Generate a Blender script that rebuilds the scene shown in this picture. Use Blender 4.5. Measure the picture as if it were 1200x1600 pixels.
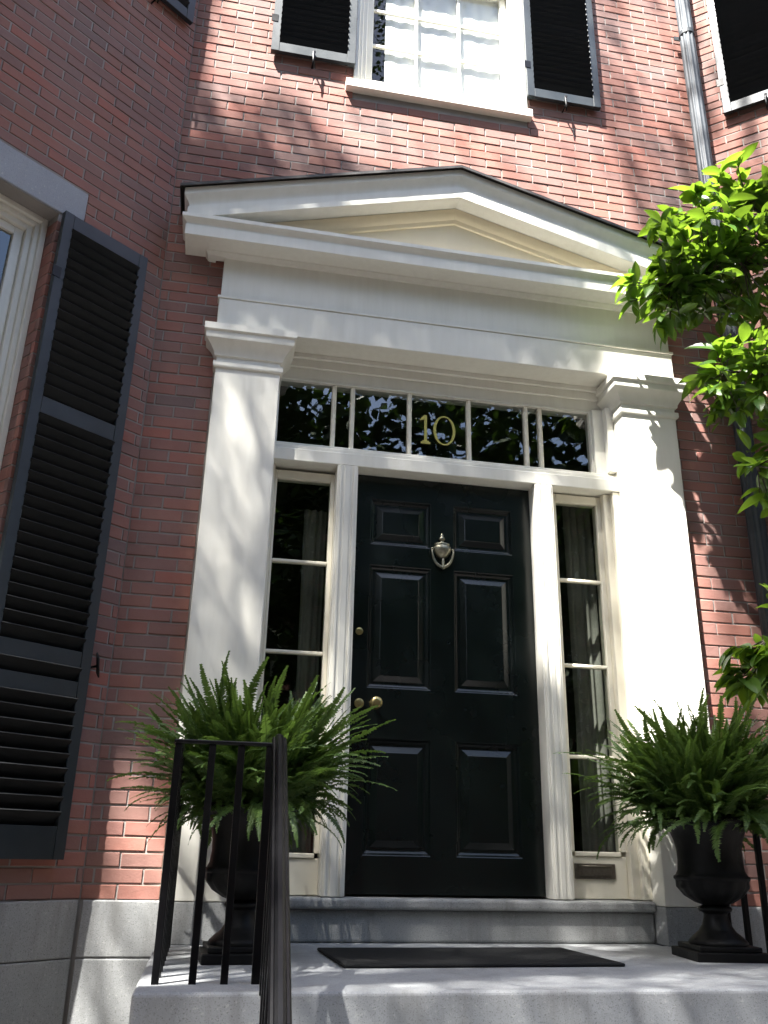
import bpy, math, random
import numpy as np
from mathutils import Vector, Matrix
R = math.radians
rnd = random.Random(7)
SC = bpy.context.scene
for o in list(bpy.data.objects): bpy.data.objects.remove(o)
COL = SC.collection

# ------------------------------------------------------------------ camera, sky, sun, exposure
CAM = Vector((0.4905, -4.3062, 0.2079))
cam = bpy.data.cameras.new('camera'); co = bpy.data.objects.new('camera', cam); COL.objects.link(co)
cr = Vector((0.98145, -0.19071, 0.01958)); cu = Vector((-0.08697, -0.35187, 0.932)); cd = Vector((0.17086, 0.91641, 0.36193))
mr = Matrix((cr, cu, -cd)).transposed().to_4x4(); mr.translation = CAM
co.matrix_world = mr
cam.sensor_fit = 'VERTICAL'; cam.sensor_height = 36; cam.sensor_width = 27; cam.lens = 36*1376.83/1600
cam.clip_start = .05; cam.clip_end = 500
SC.camera = co

SUN_AZ, SUN_EL = 47.0, 60.0       # degrees left of the facade normal, height
S = Vector((-math.sin(R(SUN_AZ))*math.cos(R(SUN_EL)), -math.cos(R(SUN_AZ))*math.cos(R(SUN_EL)), math.sin(R(SUN_EL))))
W = bpy.data.worlds.new('World'); SC.world = W; W.use_nodes = True
nt = W.node_tree
sky = nt.nodes.new('ShaderNodeTexSky'); sky.sky_type = 'NISHITA'; sky.sun_disc = False
sky.sun_elevation = R(SUN_EL); sky.sun_rotation = R(180+SUN_AZ)
sky.air_density = 1.0; sky.dust_density = 2.0; sky.ozone_density = 1.0
bg = nt.nodes['Background']; bg.inputs['Strength'].default_value = .08
nt.links.new(sky.outputs[0], bg.inputs['Color'])
sl = bpy.data.lights.new('sun', 'SUN'); sl.energy = 5.0; sl.angle = R(.7); sl.color = (1, .97, .92)
so = bpy.data.objects.new('sun', sl); COL.objects.link(so); so.rotation_euler = S.to_track_quat('Z', 'Y').to_euler(); so.location = S*30
VS = SC.view_settings; VS.view_transform = 'Standard'; VS.look = 'None'; VS.gamma = 1; VS.use_curve_mapping = False
VS.exposure = 3.05

# ------------------------------------------------------------------ materials
class NT:
    def __init__(s, name):
        s.m = bpy.data.materials.new(name); s.m.use_nodes = True; s.t = s.m.node_tree; s.n = s.t.nodes; s.l = s.t.links
        s.p = s.n['Principled BSDF']; s.out = s.n['Material Output']
    def node(s, typ, **kw):
        n = s.n.new(typ)
        for k, v in kw.items():
            if k in n.inputs: 
                try: n.inputs[k].default_value = v
                except Exception: pass
            else: setattr(n, k, v)
        return n
    def link(s, a, b): s.l.new(a, b)
    def coord(s, kind='Object'): return s.node('ShaderNodeTexCoord').outputs[kind]
    def geopos(s): return s.node('ShaderNodeNewGeometry').outputs['Position']
    def noise(s, vec, scale, detail=4, rough=.55):
        n = s.node('ShaderNodeTexNoise'); n.inputs['Scale'].default_value = scale; n.inputs['Detail'].default_value = detail; n.inputs['Roughness'].default_value = rough
        s.link(vec, n.inputs['Vector']); return n.outputs['Fac']
    def ramp(s, fac, stops):
        r = s.node('ShaderNodeValToRGB'); e = r.color_ramp.elements
        while len(e) > 1: e.remove(e[-1])
        e[0].position = stops[0][0]; e[0].color = (*stops[0][1], 1)
        for p, c in stops[1:]:
            q = e.new(p); q.color = (*c, 1)
        s.link(fac, r.inputs['Fac']); return r.outputs['Color']
    def mix(s, a, b, fac, mode='MIX'):
        n = s.node('ShaderNodeMix', data_type='RGBA', blend_type=mode)
        for v, i in ((a, 6), (b, 7), (fac, 0)):
            if hasattr(v, 'links') or hasattr(v, 'is_output'): s.link(v, n.inputs[i])
            else: n.inputs[i].default_value = v if i == 0 else (*v, 1)
        return n.outputs[2]
    def bump(s, h, strength, dist):
        b = s.node('ShaderNodeBump'); b.inputs['Strength'].default_value = strength; b.inputs['Distance'].default_value = dist
        s.link(h, b.inputs['Height']); s.link(b.outputs['Normal'], s.p.inputs['Normal'])
    def math(s, op, a, b):
        n = s.node('ShaderNodeMath', operation=op)
        for v, i in ((a, 0), (b, 1)):
            if hasattr(v, 'is_output'): s.link(v, n.inputs[i])
            else: n.inputs[i].default_value = v
        return n.outputs[0]
    def set(s, **kw):
        for k, v in kw.items(): s.p.inputs[k.replace('_', ' ')].default_value = v
        return s

def m_paint(name, base, dirt, rough=.42, grime=.5):
    m = NT(name); p = m.geopos()
    n1 = m.noise(p, 2.3, 5); n2 = m.noise(p, 38, 3)
    mp = m.node('ShaderNodeMapping'); mp.inputs['Scale'].default_value = (9, 9, .9); m.link(p, mp.inputs['Vector'])
    n3 = m.noise(mp.outputs[0], 3, 4)
    f = m.math('MULTIPLY', m.ramp_f(n1, .45, .75), grime) if False else m.math('MULTIPLY', m.math('MULTIPLY', n1, n3), grime)
    col = m.mix(base, dirt, f)
    m.link(col, m.p.inputs['Base Color']); m.set(Roughness=rough)
    m.bump(m.math('ADD', m.math('MULTIPLY', n2, .4), n1), .12, .004)
    return m.m

def m_brick():
    m = NT('brick_clay')
    oi = m.node('ShaderNodeObjectInfo'); ge = m.node('ShaderNodeNewGeometry')
    r = m.math('FRACT', m.math('ADD', oi.outputs['Random'], ge.outputs['Random Per Island']), 0)
    c = m.ramp(r, [(0, (0.2147, 0.0828, 0.0646)), (.14, (0.2772, 0.1000, 0.0715)), (.30, (0.2063, 0.0966, 0.0810)), (.45, (0.3015, 0.1138, 0.0810)), (.58, (0.1672, 0.0897, 0.0798)), (.7, (0.2539, 0.1000, 0.0715)), (.82, (0.1830, 0.1035, 0.0938)), (.92, (0.3174, 0.0954, 0.0646)), (1, (0.1354, 0.0828, 0.0774))])
    p = ge.outputs['Position']
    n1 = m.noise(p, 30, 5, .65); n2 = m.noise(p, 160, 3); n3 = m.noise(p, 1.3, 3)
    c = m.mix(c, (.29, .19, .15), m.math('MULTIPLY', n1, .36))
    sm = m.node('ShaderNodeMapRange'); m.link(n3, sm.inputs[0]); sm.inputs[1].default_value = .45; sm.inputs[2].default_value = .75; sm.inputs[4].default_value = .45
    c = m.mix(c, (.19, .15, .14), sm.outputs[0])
    m.link(c, m.p.inputs['Base Color']); m.set(Roughness=.85)
    m.bump(m.math('ADD', n1, m.math('MULTIPLY', n2, .5)), .35, .004)
    return m.m

def m_mortar():
    m = NT('lime_mortar'); p = m.geopos(); n1 = m.noise(p, 3, 4); n2 = m.noise(p, 220, 3)
    c = m.ramp(n1, [(.3, (.22, .2, .185)), (.7, (.33, .31, .285))])
    m.link(c, m.p.inputs['Base Color']); m.set(Roughness=.95); m.bump(n2, .5, .003); return m.m

def m_farbrick():
    m = NT('brick_far'); t = m.node('ShaderNodeTexBrick'); co_ = m.coord('Object')
    mp = m.node('ShaderNodeMapping'); mp.inputs['Rotation'].default_value = (R(90), 0, 0); m.link(co_, mp.inputs['Vector']); m.link(mp.outputs[0], t.inputs['Vector'])
    t.inputs['Color1'].default_value = (.3, .09, .06, 1); t.inputs['Color2'].default_value = (.22, .075, .055, 1); t.inputs['Mortar'].default_value = (.42, .39, .35, 1)
    t.inputs['Scale'].default_value = 1; t.inputs['Brick Width'].default_value = .208; t.inputs['Row Height'].default_value = .065; t.inputs['Mortar Size'].default_value = .004
    m.link(t.outputs['Color'], m.p.inputs['Base Color']); m.set(Roughness=.9); return m.m

def m_granite(name, a, b, speck, stain=.5):
    m = NT(name); p = m.geopos()
    oi = m.node('ShaderNodeObjectInfo')
    n1 = m.noise(p, 2.2, 5, .6); n2 = m.noise(p, 210, 3, .7); n3 = m.noise(p, 75, 4, .7)
    c = m.ramp(n1, [(.3, a), (.72, b)])
    s1 = m.node('ShaderNodeMapRange'); m.link(n2, s1.inputs[0]); s1.inputs[1].default_value = .56; s1.inputs[2].default_value = .66; s1.inputs[4].default_value = .75
    c = m.mix(c, speck, s1.outputs[0])
    s2 = m.node('ShaderNodeMapRange'); m.link(n3, s2.inputs[0]); s2.inputs[1].default_value = .58; s2.inputs[2].default_value = .72; s2.inputs[4].default_value = .4
    c = m.mix(c, (.6, .59, .56), s2.outputs[0])
    mp = m.node('ShaderNodeMapping'); mp.inputs['Scale'].default_value = (6, 6, .8); m.link(p, mp.inputs['Vector'])
    n4 = m.noise(mp.outputs[0], 1.6, 5, .65)
    s3 = m.node('ShaderNodeMapRange'); m.link(n4, s3.inputs[0]); s3.inputs[1].default_value = .5; s3.inputs[2].default_value = .78; s3.inputs[4].default_value = stain
    c = m.mix(c, (.13, .125, .115), s3.outputs[0])
    m.link(c, m.p.inputs['Base Color']); m.set(Roughness=.8)
    m.bump(m.math('ADD', n3, m.math('MULTIPLY', n2, .6)), .3, .003); return m.m

def m_simple(name, col, rough=.5, metal=0, nscale=20, namp=.3, bump=.1, col2=None, spec=.5):
    m = NT(name); p = m.geopos(); n = m.noise(p, nscale, 5)
    c2 = col2 or tuple(x*.55 for x in col)
    f = m.node('ShaderNodeMapRange'); m.link(n, f.inputs[0]); f.inputs[1].default_value = .35; f.inputs[2].default_value = .7; f.inputs[4].default_value = namp
    m.link(m.mix(col, c2, f.outputs[0]), m.p.inputs['Base Color']); m.set(Roughness=rough, Metallic=metal)
    m.p.inputs['Specular IOR Level'].default_value = spec
    n2 = m.noise(p, 3.1, 4); rv = m.node('ShaderNodeMapRange'); m.link(n2, rv.inputs[0]); rv.inputs[1].default_value = .3; rv.inputs[2].default_value = .7; rv.inputs[3].default_value = max(.05, rough-.06); rv.inputs[4].default_value = min(1, rough+.1); m.link(rv.outputs[0], m.p.inputs['Roughness'])
    if bump: m.bump(n, bump, .004)
    return m.m

def m_leaf(name, a, b, trans, rough=.35, tfac=.35):
    m = NT(name); oi = m.node('ShaderNodeObjectInfo'); ge = m.node('ShaderNodeNewGeometry')
    r = m.math('FRACT', m.math('ADD', oi.outputs['Random'], ge.outputs['Random Per Island']), 0)
    c = m.mix(a, b, r)
    n = m.noise(ge.outputs['Position'], 45, 3); c = m.mix(c, tuple(x*.5 for x in a), m.math('MULTIPLY', n, .5))
    m.link(c, m.p.inputs['Base Color']); m.set(Roughness=rough)
    tr = m.node('ShaderNodeBsdfTranslucent'); m.link(m.mix(trans, tuple(x*.6 for x in trans), r), tr.inputs['Color'])
    mx = m.node('ShaderNodeMixShader'); mx.inputs[0].default_value = tfac
    m.link(m.p.outputs[0], mx.inputs[1]); m.link(tr.outputs[0], mx.inputs[2]); m.link(mx.outputs[0], m.out.inputs['Surface']); return m.m

def m_glass(name, tint=(.55, .58, .55), ior=1.75, wav=.006):
    m = NT(name); p = m.geopos()
    lw_ = m.node('ShaderNodeLayerWeight'); lw_.inputs['Blend'].default_value = .5
    f0 = ((ior-1)/(ior+1))**2
    fr = m.math('ADD', m.math('MULTIPLY', m.math('POWER', lw_.outputs['Facing'], 5.0), 1-f0), f0)
    b = m.node('ShaderNodeBump'); b.inputs['Strength'].default_value = wav; b.inputs['Distance'].default_value = .05
    n = m.noise(p, 5, 2); m.link(n, b.inputs['Height'])
    g = m.node('ShaderNodeBsdfGlossy'); g.inputs['Roughness'].default_value = .01; m.link(b.outputs['Normal'], g.inputs['Normal'])
    t = m.node('ShaderNodeBsdfTransparent'); t.inputs['Color'].default_value = (*tint, 1)
    mx = m.node('ShaderNodeMixShader'); m.link(fr, mx.inputs[0]); m.link(t.outputs[0], mx.inputs[1]); m.link(g.outputs[0], mx.inputs[2])
    m.link(mx.outputs[0], m.out.inputs['Surface']); return m.m

M = {}
M['white'] = m_paint('white_paint', (.80, .785, .71), (.46, .43, .34), .42, .75)
M['cream'] = m_paint('cream_paint', (.80, .755, .625), (.52, .47, .36), .4, .5)
M['yellow'] = m_paint('warm_cream', (.80, .70, .50), (.55, .46, .32), .45, .4)  # yellower than the other trim, for tympanum and bed mouldings
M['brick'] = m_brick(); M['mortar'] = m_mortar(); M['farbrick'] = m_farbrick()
M['granite'] = m_granite('grey_granite', (.24, .25, .25), (.35, .355, .35), (.08, .08, .08), .7)
M['landing'] = m_granite('pale_granite', (.25, .26, .27), (.36, .37, .375), (.11, .11, .11), .55)
M['lintel'] = m_granite('blue_granite', (.27, .285, .31), (.33, .345, .365), (.18, .18, .195), .15)
M['iron'] = m_simple('black_iron_paint', (.0022, .0022, .0028), .32, 0, 60, .5, .08, (.005, .0048, .005), .22)
M['urn'] = m_simple('cast_iron', (.0022, .0022, .0022), .5, 0, 45, .6, .35, (.005, .0045, .004), .25)
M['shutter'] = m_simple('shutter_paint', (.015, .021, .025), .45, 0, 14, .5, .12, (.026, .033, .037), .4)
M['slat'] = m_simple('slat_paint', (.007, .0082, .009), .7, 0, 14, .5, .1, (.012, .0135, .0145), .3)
M['door'] = m_simple('door_gloss', (.0032, .0062, .0056), .24, 0, 6, .4, .03, (.005, .0085, .0072), .4)
M['brass'] = m_simple('aged_brass', (.50, .40, .17), .32, 1, 60, .6, .1, (.22, .19, .1))
M['knock'] = m_simple('knocker_brass', (.36, .34, .25), .42, 1, 90, .7, .2, (.16, .15, .11))
M['gold'] = m_simple('gold_leaf', (.55, .47, .12), .4, .5, 40, .3, 0)
M['bronze'] = m_simple('mail_bronze', (.20, .175, .14), .45, .8, 70, .6, .15)
M['lead'] = m_simple('lead_flashing', (.03, .026, .024), .6, 0, 12, .5, .2)
M['pipe'] = m_simple('downspout_paint', (.045, .053, .06), .55, 0, 9, .6, .15, (.02, .024, .028), .3)
M['rubber'] = m_simple('rubber_mat', (.005, .0055, .006), .85, 0, 240, .6, .6, (.012, .012, .012), .3)
M['glass'] = m_glass('window_glass', ior=2.0)
M['glass2'] = m_glass('upstairs_glass', (.85, .87, .86), 1.6)
M['room'] = m_simple('dark_room', (.09, .075, .06), .8, 0, 2, .5, 0)
M['drape'] = m_simple('grey_drape', (.32, .31, .28), .9, 0, 8, .4, .1)
M['curtain'] = m_simple('white_curtain', (.88, .88, .86), .9, 0, 30, .2, .05, (.8, .8, .78))
M['frond'] = m_leaf('fern_frond', (.038, .092, .022), (.13, .205, .045), (.17, .29, .04), .5, .34)
M['soil'] = m_simple('potting_soil', (.02, .015, .01), .95, 0, 60, .5, .5)
M['magnolia'] = m_leaf('glossy_leaf', (.042, .11, .014), (.09, .18, .026), (.22, .37, .025), .36, .42)
M['canopy'] = m_leaf('street_tree_leaf', (.03, .065, .012), (.05, .095, .018), (.06, .12, .015), .5, .2)
M['bark'] = m_simple('bark', (.07, .055, .042), .9, 0, 25, .8, .8)
M['pave'] = m_simple('paving', (.075, .065, .06), .9, 0, 9, .6, .2)
M['asphalt'] = m_simple('asphalt', (.05, .05, .052), .9, 0, 80, .5, .3)

# ------------------------------------------------------------------ mesh helpers
class MB:
    def __init__(s): s.v = []; s.f = []
    def box(s, x0, x1, y0, y1, z0, z1):
        n = len(s.v)
        s.v += [(x0, y0, z0), (x1, y0, z0), (x1, y1, z0), (x0, y1, z0), (x0, y0, z1), (x1, y0, z1), (x1, y1, z1), (x0, y1, z1)]
        s.f += [tuple(n+i for i in q) for q in ((0, 3, 2, 1), (4, 5, 6, 7), (0, 1, 5, 4), (1, 2, 6, 5), (2, 3, 7, 6), (3, 0, 4, 7))]
        return s
    def cbox(s, x0, x1, y0, y1, z0, z1, c=.004):
        """box with chamfered front (y0) edges"""
        n = len(s.v)
        s.v += [(x0+c, y0, z0+c), (x1-c, y0, z0+c), (x1-c, y0, z1-c), (x0+c, y0, z1-c),
                (x0, y0+c, z0), (x1, y0+c, z0), (x1, y0+c, z1), (x0, y0+c, z1),
                (x0, y1, z0), (x1, y1, z0), (x1, y1, z1), (x0, y1, z1)]
        s.f += [(n, n+1, n+2, n+3)]
        for a in (0, 4):
            for i in range(4):
                j = (i+1) % 4; s.f.append((n+a+i, n+a+4+i, n+a+4+j, n+a+j))
        s.f.append((n+11, n+10, n+9, n+8))
        return s
    def grid(s, rows, closed=False, cap=False):
        """rows of equal length point lists -> quads"""
        n = len(s.v); k = len(rows[0])
        for r in rows: s.v += [tuple(p) for p in r]
        for i in range(len(rows)-1):
            for j in range(k if closed else k-1):
                a = n+i*k+j; b = n+i*k+(j+1) % k
                s.f.append((a, b, b+k, a+k))
        if cap:
            s.f.append(tuple(n+j for j in reversed(range(k)))); s.f.append(tuple(n+(len(rows)-1)*k+j for j in range(k)))
        return s
    def lathe(s, prof, cx=0, cy=0, seg=32, a0=0, a1=2*math.pi, lobe=None):
        rows = []
        full = abs(a1-a0-2*math.pi) < 1e-6
        k = seg if full else seg+1
        for r, z in prof:
            row = []
            for j in range(k):
                a = a0+(a1-a0)*j/seg; rr = r
                if lobe and lobe[1] <= z <= lobe[2]: rr = r*(1+lobe[3]*abs(math.sin(a*lobe[0]/2)))
                row.append((cx+rr*math.cos(a), cy+rr*math.sin(a), z))
            rows.append(row)
        return s.grid(rows, closed=full)
    def tube(s, pts, rad, seg=8, flat=None):
        pts = [Vector(p) for p in pts]; rows = []
        rads = rad if isinstance(rad, (list, tuple)) else [rad]*len(pts)
        for i, p in enumerate(pts):
            t = (pts[min(i+1, len(pts)-1)]-pts[max(i-1, 0)]).normalized()
            up = Vector((0, 0, 1)) if abs(t.z) < .95 else Vector((0, 1, 0))
            a = t.cross(up).normalized(); b = a.cross(t).normalized()
            rows.append([p+rads[i]*(math.cos(2*math.pi*j/seg)*a+math.sin(2*math.pi*j/seg)*b) for j in range(seg)])
        return s.grid(rows, closed=True, cap=True)
    def mould(s, x0, x1, yb, yback, prof):
        """moulding run along X with mitred returns to yback. prof: (projection, z)"""
        rows = []
        for a, z in prof: rows.append([(x0-a, yback, z), (x0-a, yb-a, z), (x1+a, yb-a, z), (x1+a, yback, z)])
        return s.grid(rows)
    def build(s, name, mat, parent=None, smooth=False, loc=None):
        me = bpy.data.meshes.new(name); me.from_pydata([tuple(p) for p in s.v], [], s.f); me.update()
        me.materials.append(M[mat] if isinstance(mat, str) else mat)
        if smooth:
            for p in me.polygons: p.use_smooth = True
        return link(name, me, parent, loc)
def link(name, me, parent=None, loc=None, rot=None, scale=None):
    o = bpy.data.objects.new(name, me); COL.objects.link(o)
    if parent: o.parent = parent
    if loc is not None: o.location = loc
    if rot is not None: o.rotation_euler = rot
    if scale is not None: o.scale = scale
    return o
def recalc(o):
    import bmesh
    b = bmesh.new(); b.from_mesh(o.data); bmesh.ops.recalc_face_normals(b, faces=b.faces); b.to_mesh(o.data); b.free(); return o
def autosmooth(o, ang=40):
    for p in o.data.polygons: p.use_smooth = True
    o.data.set_sharp_from_angle(angle=R(ang)); return o
def bevel(o, w=.004, seg=2):
    m = o.modifiers.new('bevel', 'BEVEL'); m.width = w; m.segments = seg; m.limit_method = 'ANGLE'; m.angle_limit = R(35); return o
def thing(name, label, cat, loc=(0, 0, 0), rz=0, group=None):
    o = bpy.data.objects.new(name, None); COL.objects.link(o); o.location = loc; o.rotation_euler = (0, 0, rz); o.empty_display_size = .1
    return tag(o, label, cat, group)
def tag(o, label, cat, group=None):
    o['label'] = label; o['category'] = cat
    if group: o['group'] = group
    return o
def struct(o): o['kind'] = 'structure'; return o
def inpoly(x, y, poly):
    c = False; j = len(poly)-1
    for i in range(len(poly)):
        xi, yi = poly[i]; xj, yj = poly[j]
        if (yi > y) != (yj > y) and x < (xj-xi)*(y-yi)/(yj-yi)+xi: c = not c
        j = i
    return c
def pixel(p):
    v = Vector(p)-CAM; z = v.dot(cd)
    if z < .05: return None
    return 600+1376.83*v.dot(cr)/z, 800-1376.83*v.dot(cu)/z, z

GROUND = -1.43
LAND = -.17

# ------------------------------------------------------------------ ground
g = MB().box(-60, 60, -150, 40, GROUND-.5, GROUND-.12).build('street', 'asphalt'); struct(g)
pv = MB().box(-60, 60, -6.6, .4, GROUND-.3, GROUND).build('sidewalk', 'pave'); struct(pv)
kb = MB().box(-60, 60, -6.76, -6.604, GROUND-.3, GROUND+.004).build('kerb', 'granite'); struct(kb)

# ------------------------------------------------------------------ brick walls
COURSE, BL, J = .065, .208, .007
unit = []
for i in range(8):
    mb = MB(); mb.cbox(-.5, .5, 0, .03, -.5, .5, .0)
    q = random.Random(i); w = .2; h = .057; c = .0028
    cx, cz = c/w, c/h
    vs = []
    for j, v in enumerate(mb.v):
        x, y, z = v
        if j < 4: x -= math.copysign(cx*q.uniform(.6, 1.8), x); z -= math.copysign(cz*q.uniform(.6, 1.6), z); y = q.uniform(-.0012, .0012)
        elif j < 8: y = .0028; x -= math.copysign(q.uniform(0, .006), x); z -= math.copysign(q.uniform(0, .02), z)
        vs.append((x, y, z))
    mb.v = vs
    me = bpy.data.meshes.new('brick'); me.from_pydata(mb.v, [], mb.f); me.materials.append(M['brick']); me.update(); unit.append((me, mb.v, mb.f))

def brick_wall(root, x0, x1, ztop, holes, half0=0, zfar=9.5, mat3=None, core_holes=None, limit=300, xpad=(0, 0)):
    q = random.Random(int(x0*100)+int(x1*10)+5)
    mat3 = Matrix.Translation(root.location) @ Matrix.Rotation(root.rotation_euler.z, 4, 'Z')
    items = []
    n = int(ztop/COURSE)
    for k in range(n):
        za, zb = k*COURSE+J*.5, (k+1)*COURSE-J*.5
        zm = (za+zb)/2
        x = x0-((k+half0) % 2)*BL*.5-.06
        while x < x1:
            a, b = max(x+J*.5, x0+J*.3), min(x+BL-J*.5, x1-J*.3); x += BL
            segs = [(a, b)]
            for h in holes:
                if h[2]-.02 < zm < h[3]+.02:
                    out = []
                    for u, v in segs:
                        if v <= h[0] or u >= h[1]: out.append((u, v)); continue
                        if u < h[0]: out.append((u, h[0]))
                        if v > h[1]: out.append((h[1], v))
                    segs = out
            for u, v in segs:
                if v-u > .02: items.append((u, v, za, zb))
    scored = []
    for it in items:
        u, v, za, zb = it; area = 0
        pa = [pixel(mat3 @ Vector(p)) for p in ((u, 0, za), (v, 0, za), (v, 0, zb), (u, 0, zb))]
        if all(pa):
            cx = sum(p[0] for p in pa)/4; cy = sum(p[1] for p in pa)/4
            if -20 < cx < 1220 and -20 < cy < 1560:
                area = abs(sum(pa[i][0]*pa[(i+1) % 4][1]-pa[(i+1) % 4][0]*pa[i][1] for i in range(4)))/2
        scored.append((area, it))
    scored.sort(key=lambda t: -t[0])
    rest = MB()
    for i, (ar, (u, v, za, zb)) in enumerate(scored):
        me, vv, ff = unit[q.randrange(8)]
        c = ((u+v)/2+q.uniform(-.001, .001), q.uniform(-.002, .0018), (za+zb)/2+q.uniform(-.001, .001)); sc = (v-u, 1, zb-za)
        ry = q.uniform(-.004, .004)
        if i < limit and ar > 60:
            o = link('brick', me, root, c, (0, ry if v-u > .1 else 0, 0), sc)
        else:
            nn = len(rest.v); rest.v += [(c[0]+p[0]*sc[0], c[1]+p[1], c[2]+p[2]*sc[2]) for p in vv]; rest.f += [tuple(nn+t for t in f) for f in ff]
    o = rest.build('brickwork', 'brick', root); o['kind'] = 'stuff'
    ch = core_holes if core_holes is not None else holes
    core = MB(); xs = sorted(set([x0, x1]+[h[0] for h in ch]+[h[1] for h in ch])); zs = sorted(set([GROUND, ztop]+[h[2] for h in ch]+[h[3] for h in ch]))
    xs = [x for x in xs if x0 <= x <= x1]; xs[0] -= xpad[0]; xs[-1] += xpad[1]; zs = [z for z in zs if GROUND <= z <= ztop]
    for i in range(len(xs)-1):
        for j in range(len(zs)-1):
            xm = (xs[i]+xs[i+1])/2; zm = (zs[j]+zs[j+1])/2
            if any(h[0] < xm < h[1] and h[2] < zm < h[3] for h in ch): continue
            core.box(xs[i], xs[i+1], .0045, .28, zs[j], zs[j+1])
    core.build('mortar_bed', 'mortar', root)
    MB().box(x0-xpad[0], x1+xpad[1], .003, .28, ztop+.002, zfar).build('upper_brickwork', 'farbrick', root)

def base_stones(root, joints, zj, x0, x1, front=-.018, mat='granite', skip=()):
    """granite blocks in two courses"""
    xs = [x0]+joints+[x1]
    for a, b, za, zb in [(x0, x1, -.222, 0)]+[(xs[i], xs[i+1], GROUND, -.2255) for i in range(len(xs)-1)]:
        bevel(MB().box(a+.0015, b-.0015, front, .2, za, zb).build('granite_block', mat, root), .006, 2)

BAY = 39.0
PX0, PX1, PX2, PX3 = .342, .690, 2.684, 3.022          # pilaster edges
XC = 1.683
RX = 3.50
UW = (1.03, 2.215, 4.87, 7.2)                          # upstairs window opening
fw = thing('brick_wall', 'red brick wall carrying the white doorway, its middle face between the two angled walls', 'wall')
brick_wall(fw, 0, RX, 6.63, [(.33, 3.036, -2, 3.5), (UW[0], UW[1], UW[2]-.09, UW[3])], 0,
           core_holes=[(PX0+.06, PX3-.06, GROUND, 2.9), (UW[0], UW[1], UW[2]-.06, UW[3])], xpad=(.3, .3))
base_stones(fw, [], 0, .012, PX0-.002, -.02); base_stones(fw, [], 0, PX3+.002, RX-.012, -.02)
lw = thing('brick_wall', 'shaded brick wall angled towards the viewer at the far left, with a grey stone lintel', 'wall', (0, 0, 0), R(BAY))
LWIN = (-1.80, -.645, .14, 3.225)
LUP = (-1.80, -.60, 4.86, 7.2)
brick_wall(lw, -3.3, -.001, 6.63, [LWIN, (-2.02, -.505, 3.225, 3.433), LUP], 1, core_holes=[(LWIN[0], LWIN[1]+.1, LWIN[2], LWIN[3]), LUP])
MB().box(LWIN[1]+.003, LWIN[1]+.1, .0045, .27, LWIN[2], LWIN[3]).build('reveal_mortar', 'mortar', lw)
me_ = bpy.data.meshes.new('brick'); mb_ = MB().box(0, .09, 0, .235, -.0285, .0285); me_.from_pydata(mb_.v, [], mb_.f); me_.materials.append(M['brick']); me_.update()
for k in range(3, 49): link('brick', me_, lw, (LWIN[1]+rnd.uniform(-.001, .001), .031, (k+.5)*COURSE))
base_stones(lw, [-1.35], 0, -3.3, -.016, -.02)
bevel(MB().cbox(-2.02, -.507, -.006, .1, 3.229, 3.43, .004).build('lintel', 'lintel', lw), .004)
bevel(MB().box(-1.9, -.58, -.05, .1, .06, .138).build('stone_sill', 'lintel', lw), .006)
bf = MB().box(-1.8, .0, -.0, .28, GROUND, 9.5).build('bay_front', 'farbrick', lw); bf.location = (-3.3, 0, 0); bf.rotation_euler = (0, 0, -R(BAY))
rw = thing('brick_wall', 'brick wall angled towards the viewer at the far right, behind the downspout and glossy tree', 'wall', (RX, 0, 0), R(-40))
RUP = (.72, 1.9, 4.86, 7.2); RWIN = (.72, 1.9, .14, 3.225)
brick_wall(rw, .001, 3.3, 6.63, [RUP, RWIN], 0)
base_stones(rw, [1.5], 0, .016, 3.3, -.02)
bf = MB().box(0, 1.8, 0, .28, GROUND, 9.5).build('bay_front', 'farbrick', rw); bf.location = (3.3, 0, 0); bf.rotation_euler = (0, 0, R(40))

rf_ = MB().box(-6, 9.5, .15, 6, 9.51, 9.8).box(-6, 9.5, 5.7, 6, GROUND, 9.5).build('roof', 'lead'); struct(rf_)
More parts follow.
